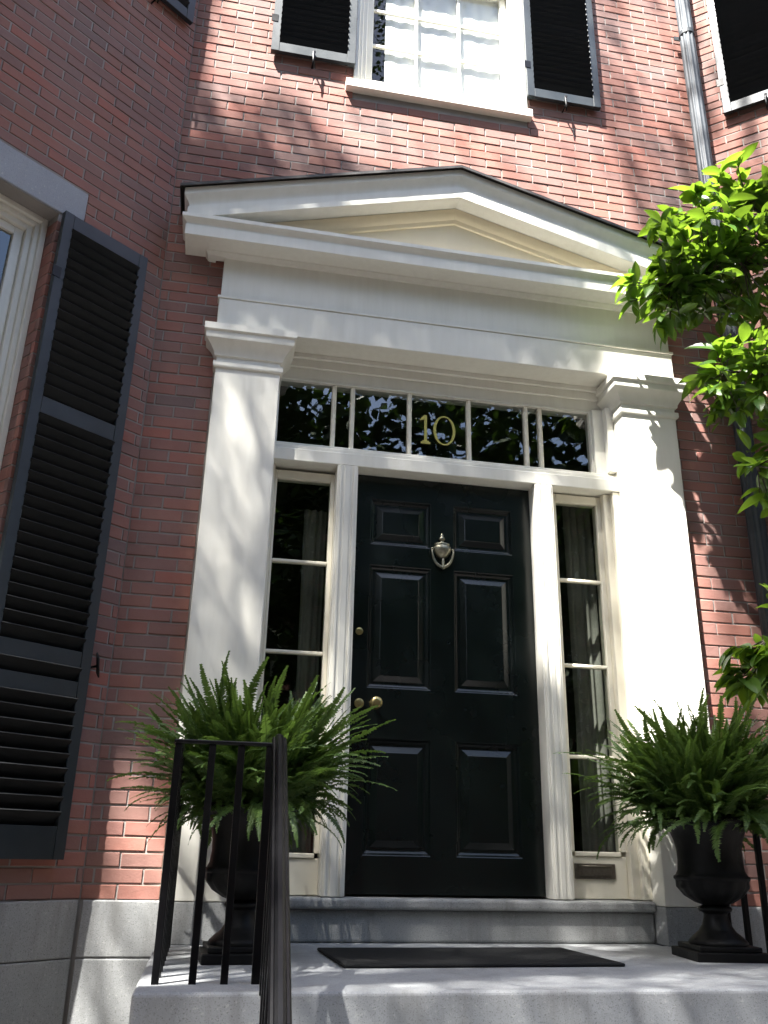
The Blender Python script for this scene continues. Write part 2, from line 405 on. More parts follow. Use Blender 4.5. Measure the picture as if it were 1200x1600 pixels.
# ------------------------------------------------------------------ windows
def pane_window(root, hole, cols, rows, recess=.07, split=True, glass='glass', sill=True, fw_=.085, frame_mat='white'):
    x0, x1, z0, z1 = hole
    f = MB(); t = fw_
    y0, y1 = recess-.045, recess+.11
    for k, (ins, yy) in enumerate(((0, y0), (.03, y0+.02), (.055, y0+.04))):
        a = ins; b = (.03, .055, t)[k]
        f.box(x0+a, x0+b, yy, y1, z0+a, z1-a); f.box(x1-b, x1-a, yy, y1, z0+a, z1-a); f.box(x0+b, x1-b, yy, y1, z1-b, z1-a)
        f.box(x0+b, x1-b, yy, y1, z0+a, z0+b)
    bevel(f.build('frame', frame_mat, root), .003, 1)
    if sill:
        s_ = MB(); s_.v = []; s_.grid([[(x0-.05, .06, z0+.005), (x1+.02, .06, z0+.005)], [(x0-.05, -.045, z0-.002), (x1+.02, -.045, z0-.002)], [(x0-.05, -.05, z0-.008), (x1+.02, -.05, z0-.008)],
                             [(x0-.05, -.05, z0-.068), (x1+.02, -.05, z0-.068)], [(x0-.05, -.03, z0-.072), (x1+.02, -.03, z0-.072)], [(x0-.05, .06, z0-.072), (x1+.02, .06, z0-.072)]], False)
        s_.f.append((0, 2, 4, 6, 8, 10)); s_.f.append((11, 9, 7, 5, 3, 1))
        recalc(s_.build('sill', frame_mat, root))
    gx0, gx1, gz0, gz1 = x0+t, x1-t, z0+t, z1-t
    zm = (gz0+gz1)/2
    for n, (za, zb, yy) in enumerate(((gz0, zm+.02, recess+.06), (zm-.02, gz1, recess+.02))):
        st = .05; d = .035
        s_ = MB(); s_.box(gx0+.001, gx0+st, yy, yy+d, za, zb); s_.box(gx1-st, gx1-.001, yy, yy+d, za, zb); s_.box(gx0+st, gx1-st, yy, yy+d, za, za+(.075 if n == 0 else .04)); s_.box(gx0+st, gx1-st, yy, yy+d, zb-.045, zb)
        sa = bevel(s_.build('sash', frame_mat, root), .003, 1)
        px0, px1, pz0, pz1 = gx0+st, gx1-st, za+(.075 if n == 0 else .04), zb-.045
        for c in range(1, cols): x = px0+(px1-px0)*c/cols; MB().box(x-.009, x+.009, yy+.006, yy+d-.006, pz0, pz1).build('muntin', frame_mat, sa)
        for r in range(1, rows): z = pz0+(pz1-pz0)*r/rows; MB().box(px0, px1, yy+.0075, yy+d-.0075, z-.009, z+.009).build('muntin', frame_mat, sa)
        for c in range(cols):
            for r in range(rows):
                xa, xb = px0+(px1-px0)*c/cols, px0+(px1-px0)*(c+1)/cols; zc, zd = pz0+(pz1-pz0)*r/rows, pz0+(pz1-pz0)*(r+1)/rows
                ti = rnd.uniform(-.003, .003)
                MB().grid([[(xa, yy+.018+ti, zc), (xb, yy+.018-ti, zc)], [(xa, yy+.018, zd), (xb, yy+.018, zd)]]).build('pane', glass, sa)
    rm = MB(); xa, xb, za, zb, d = x0-.0, x1+.0, z0, z1, 1.6
    rm.grid([[(xa, .285, za), (xb, .285, za), (xb, .285, zb), (xa, .285, zb)], [(xa-.3, d, za-.3), (xb+.3, d, za-.3), (xb+.3, d, zb+.3), (xa-.3, d, zb+.3)]], closed=True)
    rm.f.append((4, 5, 6, 7)); rm.build('room_interior', 'room', root)

uw = thing('sash_window', 'sunlit white sash window above the pediment, between two open shutters', 'window', (0, 0, 0))
pane_window(uw, UW, 3, 3, .03, glass='glass2')
def curtain(name, label, x0, x1, z0, z1, y, amp, waves, mat, loc=(0, 0, 0), rz=0, seed=1):
    q = random.Random(seed); rows = []; n = int((x1-x0)/.008)
    ph = [q.uniform(0, 6) for _ in range(4)]
    for z in np.linspace(z0, z1, 40):
        row = []
        for i in range(n+1):
            x = x0+(x1-x0)*i/n; u = (x-x0)/(x1-x0)*waves*6.28
            row.append((x+.004*math.sin(u*.5+z*2), y+amp*math.sin(u+ph[0]+.5*math.sin(z*.9+ph[1]))+amp*.5*math.sin(u*.47+ph[2]+z*.5), z))
        rows.append(row)
    o = MB().grid(rows).build(name, mat, None, True, loc); o.rotation_euler = (0, 0, rz); tag(o, label, 'curtain'); return o
curtain('curtain', 'white gathered net curtain behind the upstairs sash window', UW[0]+.23, UW[1]-.1, UW[2]+.1, 6.9, .131, .0014, 9, 'curtain', seed=3)
cr_ = MB().tube([(UW[0]+.3, .16, 5.74), (UW[1]-.2, .16, 5.74)], .016, 8).build('curtain_rod', 'cream', None, True); tag(cr_, 'pale curtain rod across the upstairs window glass', 'curtain rod')

lwn = thing('sash_window', 'tall white framed window at the left edge, reflecting blue sky', 'window', (0, 0, 0), R(BAY))
pane_window(lwn, LWIN, 2, 3, .14, glass='glass')
lun = thing('sash_window', 'upstairs window of the left angled wall, above the stone lintel', 'window', (0, 0, 0), R(BAY)); pane_window(lun, LUP, 2, 2, .07)
rin = thing('sash_window', 'upstairs window of the right angled wall, above the glossy tree', 'window', (RX, 0, 0), R(-40)); pane_window(rin, RUP, 2, 2, .07)
rln = thing('sash_window', 'ground floor window of the right angled wall, behind the glossy tree', 'window', (RX, 0, 0), R(-40)); pane_window(rln, RWIN, 2, 3, .07)

# ------------------------------------------------------------------ shutters
def shutter(label, w, h, rails, loc, rz, pitch, group, dog=True, tilt=-48):
    t = thing('louvred_shutter', label, 'shutter', loc, rz, group)
    d = .034; st = .052
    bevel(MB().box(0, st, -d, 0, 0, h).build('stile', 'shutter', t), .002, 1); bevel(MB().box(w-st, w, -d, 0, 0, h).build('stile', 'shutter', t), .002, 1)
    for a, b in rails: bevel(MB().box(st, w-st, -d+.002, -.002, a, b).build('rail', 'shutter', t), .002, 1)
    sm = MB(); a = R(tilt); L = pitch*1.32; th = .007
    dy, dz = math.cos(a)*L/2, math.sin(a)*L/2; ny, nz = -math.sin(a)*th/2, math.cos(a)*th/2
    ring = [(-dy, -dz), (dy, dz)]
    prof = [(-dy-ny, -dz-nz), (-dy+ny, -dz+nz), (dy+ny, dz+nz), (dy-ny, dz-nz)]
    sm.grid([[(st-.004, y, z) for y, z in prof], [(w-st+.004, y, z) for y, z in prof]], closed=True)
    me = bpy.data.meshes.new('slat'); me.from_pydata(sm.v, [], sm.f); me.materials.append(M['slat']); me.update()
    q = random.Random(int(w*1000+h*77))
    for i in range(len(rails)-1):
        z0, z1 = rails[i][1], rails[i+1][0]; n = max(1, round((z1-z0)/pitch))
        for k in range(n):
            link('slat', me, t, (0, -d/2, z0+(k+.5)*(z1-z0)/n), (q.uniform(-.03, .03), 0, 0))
    # tilt pin hardware
    if dog:
        dg = MB(); x = w*.5
        dg.tube([(x, .03, -.045), (x, -.05, -.045)], .006, 6); dg.tube([(x, -.05, -.10), (x, -.052, -.045), (x, -.05, -.005), (x+.004, -.046, .03)], [.004, .0075, .0075, .010], 6)
        dg.build('shutter_dog', 'iron', t, True)
    else:
        dg = MB(); x = w+.035; z = h*.27
        dg.tube([(x, .02, z), (x, -.03, z)], .006, 6); dg.tube([(x-.012, -.03, z+.06), (x-.004, -.032, z+.03), (x, -.032, z), (x+.004, -.032, z-.03), (x+.014, -.03, z-.05)], [.004, .009, .008, .009, .004], 6)
        dg.build('shutter_dog', 'iron', t, True)
    for z in (h*.12, h*.88): MB().box(-.012, .03, -d-.003, -d+.003, z-.03, z+.03).build('hinge', 'iron', t)
    return t
UR = [(0, .075), (1.05, 1.13), (2.22, 2.3)]
shutter('open louvred shutter left of the upstairs window, above the pediment', .545, 2.3, UR, (.486, -.02, 4.985), 0, .052, 'shutters beside the upstairs middle window')
shutter('open louvred shutter right of the upstairs window, near the downspout', .525, 2.3, UR, (2.206, -.02, 4.98), 0, .052, 'shutters beside the upstairs middle window')
lr = Matrix.Rotation(R(BAY), 4, 'Z')
LR = [(0, .13), (.665, .74), (.80, .875), (1.93, 2.02), (2.97, 3.06)]
def onl(x, y, z): return tuple(lr @ Vector((x, y, z)))
shutter('tall dark louvred shutter right of the left edge window, opened against the shaded wall', .50, 3.06, LR, onl(-.637, -.022, .16), R(BAY), .06, 'shutters of the left angled wall', False)
shutter('tall dark shutter on the far side of the left edge window', .50, 3.06, LR, onl(-2.36, -.022, .16), R(BAY), .06, 'shutters of the left angled wall', False)
shutter('shutter at the top left edge, only its lower corner showing', .54, 2.3, UR, onl(-.595, -.022, 5.06), R(BAY), .052, 'shutters of the left angled wall')
rr_ = Matrix.Translation((RX, 0, 0)) @ Matrix.Rotation(R(-40), 4, 'Z')
def onr(x, y, z): return tuple(rr_ @ Vector((x, y, z)))
shutter('dark louvred shutter in the top right corner, right of the downspout', .54, 2.3, UR, onr(.165, -.022, 5.02), R(-40), .052, 'shutters of the right angled wall')
shutter('dark ground floor louvred shutter right of the downspout, behind the glossy tree', .50, 3.06, LR, onr(.20, -.022, .16), R(-40), .06, 'shutters of the right angled wall', False)

# ------------------------------------------------------------------ doorway surround
ds = thing('door_surround', 'white classical doorway with two pilasters, entablature and triangular pediment', 'doorway', (XC, 0, 0))
def P_(mb, name, mat='white', parent=ds, bv=0, sm=False):
    mb.v = [(x-XC, y, z) for x, y, z in mb.v] if parent is ds else mb.v
    o = mb.build(name, mat, parent); recalc(o)
    if bv: bevel(o, bv, 1)
    if sm: autosmooth(o, 30)
    return o
PF = -.06
capprof = [(0, 2.7), (.012, 2.705), (.014, 2.72), (.022, 2.735), (.034, 2.755), (.05, 2.772), (.062, 2.783), (.064, 2.79), (.064, 2.822), (.07, 2.825), (.075, 2.83), (.075, 2.868), (.0, 2.872)]
for a, b in ((PX0, PX1), (PX2, PX3)):
    pl = P_(MB().box(a, b, PF, .24, .0, 2.88), 'pilaster', bv=.004)
    k = MB().mould(a, b, PF, .14, capprof); k.v = [(x-XC, y, z) for x, y, z in k.v]; ko = k.build('capital', 'white', pl); recalc(ko); autosmooth(ko, 30)
    k = MB().mould(a, b, PF, .14, [(0, 2.632), (.012, 2.638), (.014, 2.645), (.014, 2.668), (.012, 2.672), (.0, 2.676)]); k.v = [(x-XC, y, z) for x, y, z in k.v]; recalc(k.build('neck_band', 'white', pl))
    k = MB().box(a+.001, b-.001, PF+.001, .24, LAND, -.002); k.v = [(x-XC, y, z) for x, y, z in k.v]; bevel(k.build('granite_plinth', 'granite', pl), .004)
EX0, EX1 = .325, 3.041
P_(MB().box(EX0, EX1, PF-.002, .14, 2.882, 3.074), 'architrave', bv=.004)
P_(MB().mould(EX0, EX1, PF, .05, [(0, 3.0745), (.008, 3.076), (.008, 3.090), (0, 3.092)]), 'architrave_fillet')
P_(MB().box(EX0+.006, EX1-.006, PF+.012, .05, 3.0925, 3.36), 'frieze', bv=.003)
hp = [(-.04, 3.345), (.004, 3.348), (.008, 3.356), (.016, 3.364), (.018, 3.374), (.128, 3.374), (.130, 3.372), (.134, 3.374), (.134, 3.438), (.129, 3.441), (.129, 3.446), (.133, 3.453), (.141, 3.461), (.150, 3.468), (.154, 3.474), (.156, 3.476), (.156, 3.499), (.13, 3.502), (-.05, 3.54)]
P_(MB().mould(.243, 3.123, PF, -.0, hp), 'cornice', sm=True)
# tympanum and raking cornice
ZA, SL = 4.10, .272
X0, X1 = .243, 3.123
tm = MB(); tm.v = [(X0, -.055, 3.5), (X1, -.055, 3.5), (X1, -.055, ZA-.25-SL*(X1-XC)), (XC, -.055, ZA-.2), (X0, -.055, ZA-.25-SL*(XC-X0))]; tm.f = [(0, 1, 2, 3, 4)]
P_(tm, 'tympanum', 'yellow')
bp = [(-.006, -.29), (.006, -.285), (.01, -.272), (.012, -.262), (.022, -.252), (.03, -.236), (.034, -.216), (.034, -.196)]
rp = [(.0, -.192), (.128, -.192), (.131, -.194), (.134, -.192), (.134, -.116), (.128, -.112), (.128, -.104), (.133, -.088), (.142, -.072), (.152, -.058), (.157, -.05), (.159, -.046), (.159, -.006), (.155, 0), (-.06, 0)]
def rake(side, prof, ret=True):
    rows = []
    for a, dz in prof:
        xe = (X0-a) if side < 0 else (X1+a)
        ze = ZA+dz-SL*abs(XC-xe)
        r = [(XC, PF-a, ZA+dz), (xe, PF-a, ze)]
        if ret: r.append((xe, .0, ze))
        rows.append(r)
    return MB().grid(rows)
for s_ in (-1, 1):
    P_(rake(s_, rp), 'raking_cornice', sm=True)
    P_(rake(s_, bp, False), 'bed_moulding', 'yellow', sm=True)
    rf = []
    for a, dz in ((-.06, .006), (.178, .006), (.181, .004), (.181, -.012)): rf.append((a, dz))
    o = P_(rake(s_, rf), 'roof_flashing', 'lead'); m = o.modifiers.new('s', 'SOLIDIFY'); m.thickness = .006; m.offset = 1
# frame of the opening
MF, DP = .05, .15
P_(MB().box(PX1-.02, PX2+.02, -.045, .25, 2.884, 2.90), 'soffit')
fm = MB().box(PX1, PX2, .135, .25, 2.735, 2.883).box(PX1, PX2, .115, .135, 2.80, 2.883).box(PX1, PX2, .095, .115, 2.85, 2.883)
P_(fm, 'head_frame', bv=.004)
tb = MB().box(PX1, PX2, MF, .22, 2.182, 2.255).box(PX1, PX2, MF+.02, .22, 2.256, 2.285).box(PX1, PX2, MF+.05, .22, 2.286, 2.312)
P_(tb, 'transom_bar', bv=.004)
for a, b in ((1.042, 1.155), (2.168, 2.274)):
    mu = MB().box(a, b, MF, .22, .022, 2.181)
    for u in (.012, b-a-.026): mu.box(a+u, a+u+.014, MF-.008, MF-.0005, .022, 2.181)
    mu.box(a+.04, b-a+a-.04, MF-.005, MF-.0005, .022, 2.181)
    P_(mu, 'door_post', bv=.003)
# side stops against the pilasters
P_(MB().box(2.60, PX2-.001, .10, .22, .022, 2.18).box(2.64, PX2-.001, .06, .10, .022, 2.18), 'side_stop', 'cream', bv=.003)
P_(MB().box(2.575, PX2-.001, .11, .22, 2.313, 2.733).box(2.64, PX2-.001, .06, .11, 2.313, 2.733), 'side_stop', bv=.003)
P_(MB().box(PX1+.001, .71, .12, .22, .022, 2.18), 'side_stop', 'cream')

# transom light
tr = thing('transom_window', 'row of seven panes above the black door, bearing the gold house number', 'window', (1.634, DP, 2.313))
xs = [.705, 1.017, 1.124, 1.459, 1.814, 2.166, 2.255, 2.565]
f = MB().box(.69-1.634, .705-1.634, -.02, .04, 0, .42).box(2.562-1.634, 2.574-1.634, -.02, .04, 0, .42).box(.705-1.634, 2.562-1.634, -.02, .04, .407, .42).box(.705-1.634, 2.562-1.634, -.02, .04, 0, .008)
f.build('frame', 'white', tr)
for x in xs[1:-1]: bevel(MB().box(x-.0125-1.634, x+.0125-1.634, -.012, .03, .008, .407).build('muntin', 'cream', tr), .005, 1)
for a, b in zip(xs[:-1], xs[1:]):
    e = rnd.uniform(-.004, .004)
    MB().grid([[(a-1.634, .01+e, .008), (b-1.634, .01-e, .008)], [(a-1.634, .01, .407), (b-1.634, .01, .407)]]).build('pane', 'glass', tr)
hn = thing('house_number', 'gold serif number 10 on the glass above the door', 'house number', (1.634, DP, 2.313))
d1 = MB(); x1_, zb_ = 1.556-1.634, 2.412-2.313; h1 = .183
d1.box(x1_-.008, x1_+.008, .0, .004, zb_+.012, zb_+h1); d1.box(x1_-.028, x1_+.028, .0, .004, zb_, zb_+.0115); d1.box(x1_-.020, x1_+.020, .0005, .0035, zb_+.012, zb_+.02)
n = len(d1.v); d1.v += [(x1_-.0085, 0, zb_+h1), (x1_-.0085, 0, zb_+h1-.03), (x1_-.034, 0, zb_+h1-.038), (x1_-.034, 0, zb_+h1-.03), (x1_-.0085, .004, zb_+h1), (x1_-.0085, .004, zb_+h1-.03), (x1_-.034, .004, zb_+h1-.038), (x1_-.034, .004, zb_+h1-.03)]
d1.f += [(n, n+3, n+2, n+1), (n, n+4, n+7, n+3), (n+3, n+7, n+6, n+2), (n+2, n+6, n+5, n+1)]
d1.build('digit_one', 'gold', hn)
d0 = MB(); cx0, cz0 = 1.668-1.634, 2.507-2.313; rows = []
for i in range(49):
    a = 2*math.pi*i/48; c_, s2 = math.cos(a), math.sin(a)
    wo, ho, wi, hi = .066, .094, .050, .086
    rows.append([(cx0+wo*c_, .004, cz0+ho*s2), (cx0+wo*c_, 0, cz0+ho*s2), (cx0+wi*c_, 0, cz0+hi*s2), (cx0+wi*c_, .004, cz0+hi*s2)])
recalc(d0.grid(rows, closed=True).build('digit_zero', 'gold', hn))

# side lights
def sidelight(label, x0, x1, z0, z1, ms, slot=None):
    xm = (x0+x1)/2; t = thing('sidelight', label, 'window', (xm, DP, .022), 0, 'narrow windows beside the black door')
    a, b = x0-xm, x1-xm; f = MB()
    L, Rr = (1.041 if x0 < 1.5 else 2.60)-.0005-xm, 0
    lo, hi = (.7105 if x0 < 1.5 else 2.2745)-xm, (1.0415 if x0 < 1.5 else 2.5995)-xm
    f.box(lo, a, -.01, .05, z0-.022, z1-.022+.05); f.box(b, hi, -.01, .05, z0-.022, z1-.022+.05); f.box(a, b, -.01, .05, z1-.022, z1-.022+.05); f.box(a, b, -.014, .05, z0-.022-.022, z0-.022)
    bevel(f.build('frame', 'cream', t), .003, 1)
    bevel(MB().box(lo, hi, -.006, .05, .0, z0-.0445).build('panel', 'cream', t), .003, 1)
    for z in ms: bevel(MB().box(a, b, -.006, .03, z-.022-.009, z-.022+.009).build('muntin', 'cream', t), .004, 1)
    zz = [z0]+ms+[z1]
    for c, d in zip(zz[:-1], zz[1:]):
        e = rnd.uniform(-.003, .003); MB().grid([[(a, .012+e, c-.022), (b, .012-e, c-.022)], [(a, .012, d-.022), (b, .012, d-.022)]]).build('pane', 'glass', t)
    return t
sidelight('narrow four pane window left of the black door, behind the left fern', .725, 1.018, .205, 2.11, [.68, 1.159, 1.643])
slr = sidelight('narrow four pane window right of the black door, above the mail slot', 2.325, 2.571, .24, 2.122, [.70, 1.177, 1.657])
ms_ = thing('mail_slot', 'small bronze mail slot low on the panel right of the door', 'mail slot', (2.425, .143, .149))
bevel(MB().box(-.108, .108, -.008, 0, -.036, .036).build('plate', 'bronze', ms_), .003)
bevel(MB().box(-.085, .085, -.014, -.0085, -.022, .021).build('flap', 'bronze', ms_), .003)
MB().tube([(-.085, -.014, .023), (.085, -.014, .023)], .004, 8).build('hinge_pin', 'bronze', ms_, True)

# ------------------------------------------------------------------ front door
DX0, DX1, DZ0, DZ1 = 1.1565, 2.1665, .03, 2.178
fd = thing('front_door', 'glossy black panelled front door with brass knocker and knobs', 'door', ((DX0+DX1)/2, DP, DZ0))
ox, oz = (DX0+DX1)/2, DZ0
cols = [(1.248, 1.588), (1.716, 2.056)]; rws = [(.20, .75), (1.0, 1.66), (1.775, 2.04)]
st = MB()
for a, b in ((DX0, 1.248), (1.588, 1.716), (2.056, DX1)): st.box(a-ox, b-ox, 0, .045, 0, DZ1-oz)
for a, b in ((DZ0, .20), (.75, 1.0), (1.66, 1.775), (2.04, DZ1)):
    for c in cols: st.box(c[0]-ox, c[1]-ox, .0005, .045, a-oz, b-oz)
st.build('stiles_and_rails', 'door', fd)
for a, b in cols:
    for c, d in rws:
        pnl = MB(); rows = []
        for ins, y in ((0, 0), (.004, .002), (.012, .014), (.02, .018), (.024, .022), (.036, .022), (.038, .02), (.066, .008), (.069, .006)):
            rows.append([(a+ins-ox, y, c+ins-oz), (b-ins-ox, y, c+ins-oz), (b-ins-ox, y, d-ins-oz), (a+ins-ox, y, d-ins-oz)])
        pnl.grid(rows, closed=True); k = len(pnl.v); pnl.f.append((k-4, k-3, k-2, k-1)); recalc(pnl.build('panel', 'door', fd))
def knob(x, z, r, name, d):
    k = MB(); prof = [(r*.9, 0), (r*.95, .003), (r*.5, .007), (r*.42, d*.5), (r*.8, d*.62), (r, d*.8), (r*.85, d*.95), (r*.4, d), (0, d)]
    k.lathe(prof, 0, 0, 24); k.v = [(vx+x-ox, -vz, vy+z-oz) for vx, vy, vz in k.v]; o = recalc(k.build(name, 'brass', fd, True)); return o
knob(1.296, .92, .031, 'door_knob', .055); knob(1.212, .917, .025, 'lock_cylinder', .014); knob(1.202, 1.288, .02, 'lock_cylinder', .012)
kn = thing('door_knocker', 'tarnished urn shaped brass knocker high on the black door', 'door knocker', (1.650, DP-.002, 1.745))
b_ = MB().lathe([(.0, -.028), (.012, -.026), (.03, -.012), (.046, .012), (.052, .032), (.048, .045), (.04, .05), (.044, .056), (.044, .062), (.03, .066), (.012, .07), (.008, .078), (.012, .084), (.018, .09), (.014, .1), (.007, .106), (.01, .112), (.0, .126)], 0, 0, 28, math.pi, 2*math.pi)
b_.v = [(x, y*.7, z) for x, y, z in b_.v]; recalc(b_.build('urn_body', 'knock', kn, True))
hd = []
for i in range(17):
    a = math.pi*(1+i/16); hd.append((.06*math.cos(a), -.018-.006*math.sin(a), .022+.1*math.sin(a)*.95))
MB().tube(hd, [.005+.004*math.sin(math.pi*i/16) for i in range(17)], 8).build('ring_handle', 'knock', kn, True)
MB().lathe([(0, -.09), (.011, -.085), (.012, -.075), (.006, -.062), (.009, -.045), (.004, -.025)], 0, -.02, 12).build('striker', 'knock', kn, True)
MB().tube([(-.052, -.01, .03), (-.062, -.016, .026)], .007, 8).tube([(.052, -.01, .03), (.062, -.016, .026)], .007, 8).build('pivot', 'knock', kn, True)
# hall behind
hl = MB(); rows = [[(.705, .26, .0), (2.68, .26, .0), (2.68, .26, 2.88), (.705, .26, 2.88)], [(.5, .3, -.01), (2.9, .3, -.01), (2.9, .3, 3.2), (.5, .3, 3.2)], [(.5, 4, -.01), (2.9, 4, -.01), (2.9, 4, 3.2), (.5, 4, 3.2)]]
hl.grid(rows, closed=True); hl.f.append((8, 9, 10, 11)); hl = hl.build('hallway', 'room'); struct(hl)
pn = thing('hall_lantern', 'dark round hanging lamp seen through the glass above the door', 'lamp', (1.66, 1.0, 2.8))
MB().lathe([(.17, 0), (.2, .01), (.2, .05), (.17, .07), (.17, 0)], 0, 0, 32).build('ring', 'iron', pn, True)
MB().tube([(0, 0, .06), (0, 0, .4)], .008, 6).tube([(-.18, 0, .04), (.18, 0, .04)], .006, 6).build('chain', 'iron', pn)
curtain('drape', 'grey drape behind the glass right of the door', 2.44, 2.62, .1, 2.2, .30, .012, 4, 'drape', seed=8)
curtain('drape', 'grey drape behind the glass left of the door', .9, 1.02, .1, 2.0, .30, .012, 3, 'drape', seed=9)

# ------------------------------------------------------------------ stoop
sp = thing('granite_stoop', 'grey granite doorstep, landing and steps below the black door', 'steps', (1.665, 0, GROUND))
def Q_(mb, name, mat, bv=.01, seg=3):
    mb.v = [(x-1.665, y, z-GROUND) for x, y, z in mb.v]; o = mb.build(name, mat, sp); bevel(o, bv, seg); return o
Q_(MB().box(PX1+.002, PX2-.002, .052, .24, LAND+.001, -.03).box(PX1+.002, PX2-.002, .022, .24, -.0295, .018), 'doorstep', 'granite', .014, 3)
LX0, LX1, LY = .335, 2.995, -1.42
Q_(MB().box(LX0, LX1, LY, -.021, LAND-.21, LAND).box(PX1+.002, PX2-.002, -.0209, .2, LAND-.21, LAND), 'landing', 'landing', .012, 3)
Q_(MB().box(LX0+.01, LX1-.01, LY+.012, -.021, GROUND, LAND-.212), 'landing_base', 'granite', .008)
for i in range(1, 7):
    z = LAND-.18*i; y = LY-.29*i
    if z > GROUND+.02: Q_(MB().box(.62, 2.71, y, LY+.011 if i > 0 else 0, max(GROUND, z-.178), z), 'step', 'landing', .008)
mat_ = MB(); mat_.v = []; 
mo = bevel(MB().box(-.54, .54, -.30, .30, 0, .012).build('doormat', 'rubber'), .004, 1); mo.location = (1.548, -.56, LAND+.001); mo.rotation_euler = (0, 0, R(2.0)); tag(mo, 'black rubber doormat lying on the landing before the door', 'doormat')

# ------------------------------------------------------------------ railings
def railing(label, sgn):
    cx = 1.665
    def X(x): return x if sgn < 0 else 2*cx-x
    t = thing('iron_railing', label, 'railing', (X(.39), -1.25, LAND), 0, 'iron railings on both sides of the steps')
    bx, by, bz = X(.39), -1.25, LAND
    zt = .548
    def L(p): return (X(p[0])-bx, p[1]-by, p[2]-bz)
    def bal(x, y, z0, z1, w=.0115, name='baluster'):
        m = MB(); a = L((x, y, z0)); m.box(a[0]-w, a[0]+w, a[1]-w, a[1]+w, a[2], z1-bz); return bevel(m.build(name, 'iron', t), .002, 1)
    for x in (.39, .50, .595): bal(x, -1.25, LAND-.01, zt-.012)
    bal(.69, -1.25, LAND-.01, zt-.012, .013)
    for i in range(7): bal(.39, -1.25+.155*(i+1), LAND-.01, zt-.012)
    m = MB()
    a, b = L((.375, -1.25, 0)), L((.72, -1.25, 0)); m.box(min(a[0], b[0]), max(a[0], b[0]), -.016, .016, zt-.012-bz, zt-bz)
    bevel(m.build('top_rail', 'iron', t), .003, 1)
    m = MB(); m.box(-.016, .016, .0165, 1.235, zt-.0125-bz, zt-.0005-bz); bevel(m.build('top_rail', 'iron', t), .003, 1)
    # moulded hand rail running down the steps
    p0 = Vector((.72, -1.235, zt+.015)); p1 = Vector((.676, -2.36, -.20)); p2 = Vector((.658, -2.80, -.50))
    prof = [(u*.86, v) for u, v in [(-.027, -.012), (-.029, 0), (-.024, .007), (-.017, .008), (-.014, .014), (-.006, .018), (.006, .018), (.014, .014), (.017, .008), (.024, .007), (.029, 0), (.027, -.012), (.012, -.018), (-.012, -.018)]]
    rows = []
    pts = [p0+Vector((0, .03, .004)), p0, p0+(p1-p0)*.03, p1, p2]
    for i, p in enumerate(pts):
        d = (pts[min(i+1, 4)]-pts[max(i-1, 0)]).normalized(); sd = Vector((-d.y, d.x, 0)).normalized() * -1; sd = Vector((1, 0, 0)) if sd.length < .1 else sd
        if sd.x < 0: sd = -sd
        up = sd.cross(d).normalized()
        if up.z < 0: up = -up
        rows.append([L(p+sd*u+up*v) for u, v in prof])
    o = MB().grid(rows, closed=True, cap=True).build('hand_rail', 'iron', t); recalc(o)
    for k in range(1, 7):
        p = p0.lerp(p1, k/6.3) if k < 6.3 else p2
        st_ = max(0, math.ceil((LY-p.y)/.29)); zf = LAND-.18*st_
        bal(p.x-.012, p.y, max(GROUND, zf-.01), p.z-.012, .009)
    return t
railing('black iron railing on the left of the landing, before the left fern', -1)
railing('black iron railing on the right of the landing, behind the right urn', 1)

# ------------------------------------------------------------------ urns
def urn(label, loc, rz):
    t = thing('garden_urn', label, 'urn', loc, rz, 'black urns beside the door')
    bevel(MB().box(-.15, .15, -.15, .15, 0, .035).box(-.128, .128, -.128, .128, .0352, .055).build('plinth', 'urn', t), .004)
    o = MB().lathe([(.118, .055), (.12, .062), (.116, .07), (.10, .085), (.075, .105), (.058, .13), (.05, .155), (.048, .17), (.052, .176), (.066, .182), (.07, .19), (.066, .198), (.05, .204)], 0, 0, 32).build('stem', 'urn', t, True)
    o = MB().lathe([(.0, .2), (.045, .204), (.075, .215), (.115, .24), (.142, .275), (.150, .305)], 0, 0, 64, lobe=(16, .208, .298, .06)).build('gadroon_bowl', 'urn', t, True)
    o = MB().lathe([(.15, .300), (.156, .306), (.156, .316), (.146, .322), (.137, .34), (.133, .38), (.134, .42), (.142, .46), (.158, .5), (.18, .525), (.192, .532), (.196, .54), (.194, .55), (.18, .552), (.165, .54), (.14, .5), (.0, .5)], 0, 0, 48).build('bowl', 'urn', t, True)
    return t
UL, UR_ = (.665, -.62, LAND), (2.645, -.57, LAND)
urn('black cast iron urn left of the door, hidden behind the railing', UL, R(4)); urn('black cast iron urn right of the door, beside the doormat', UR_, R(-8))

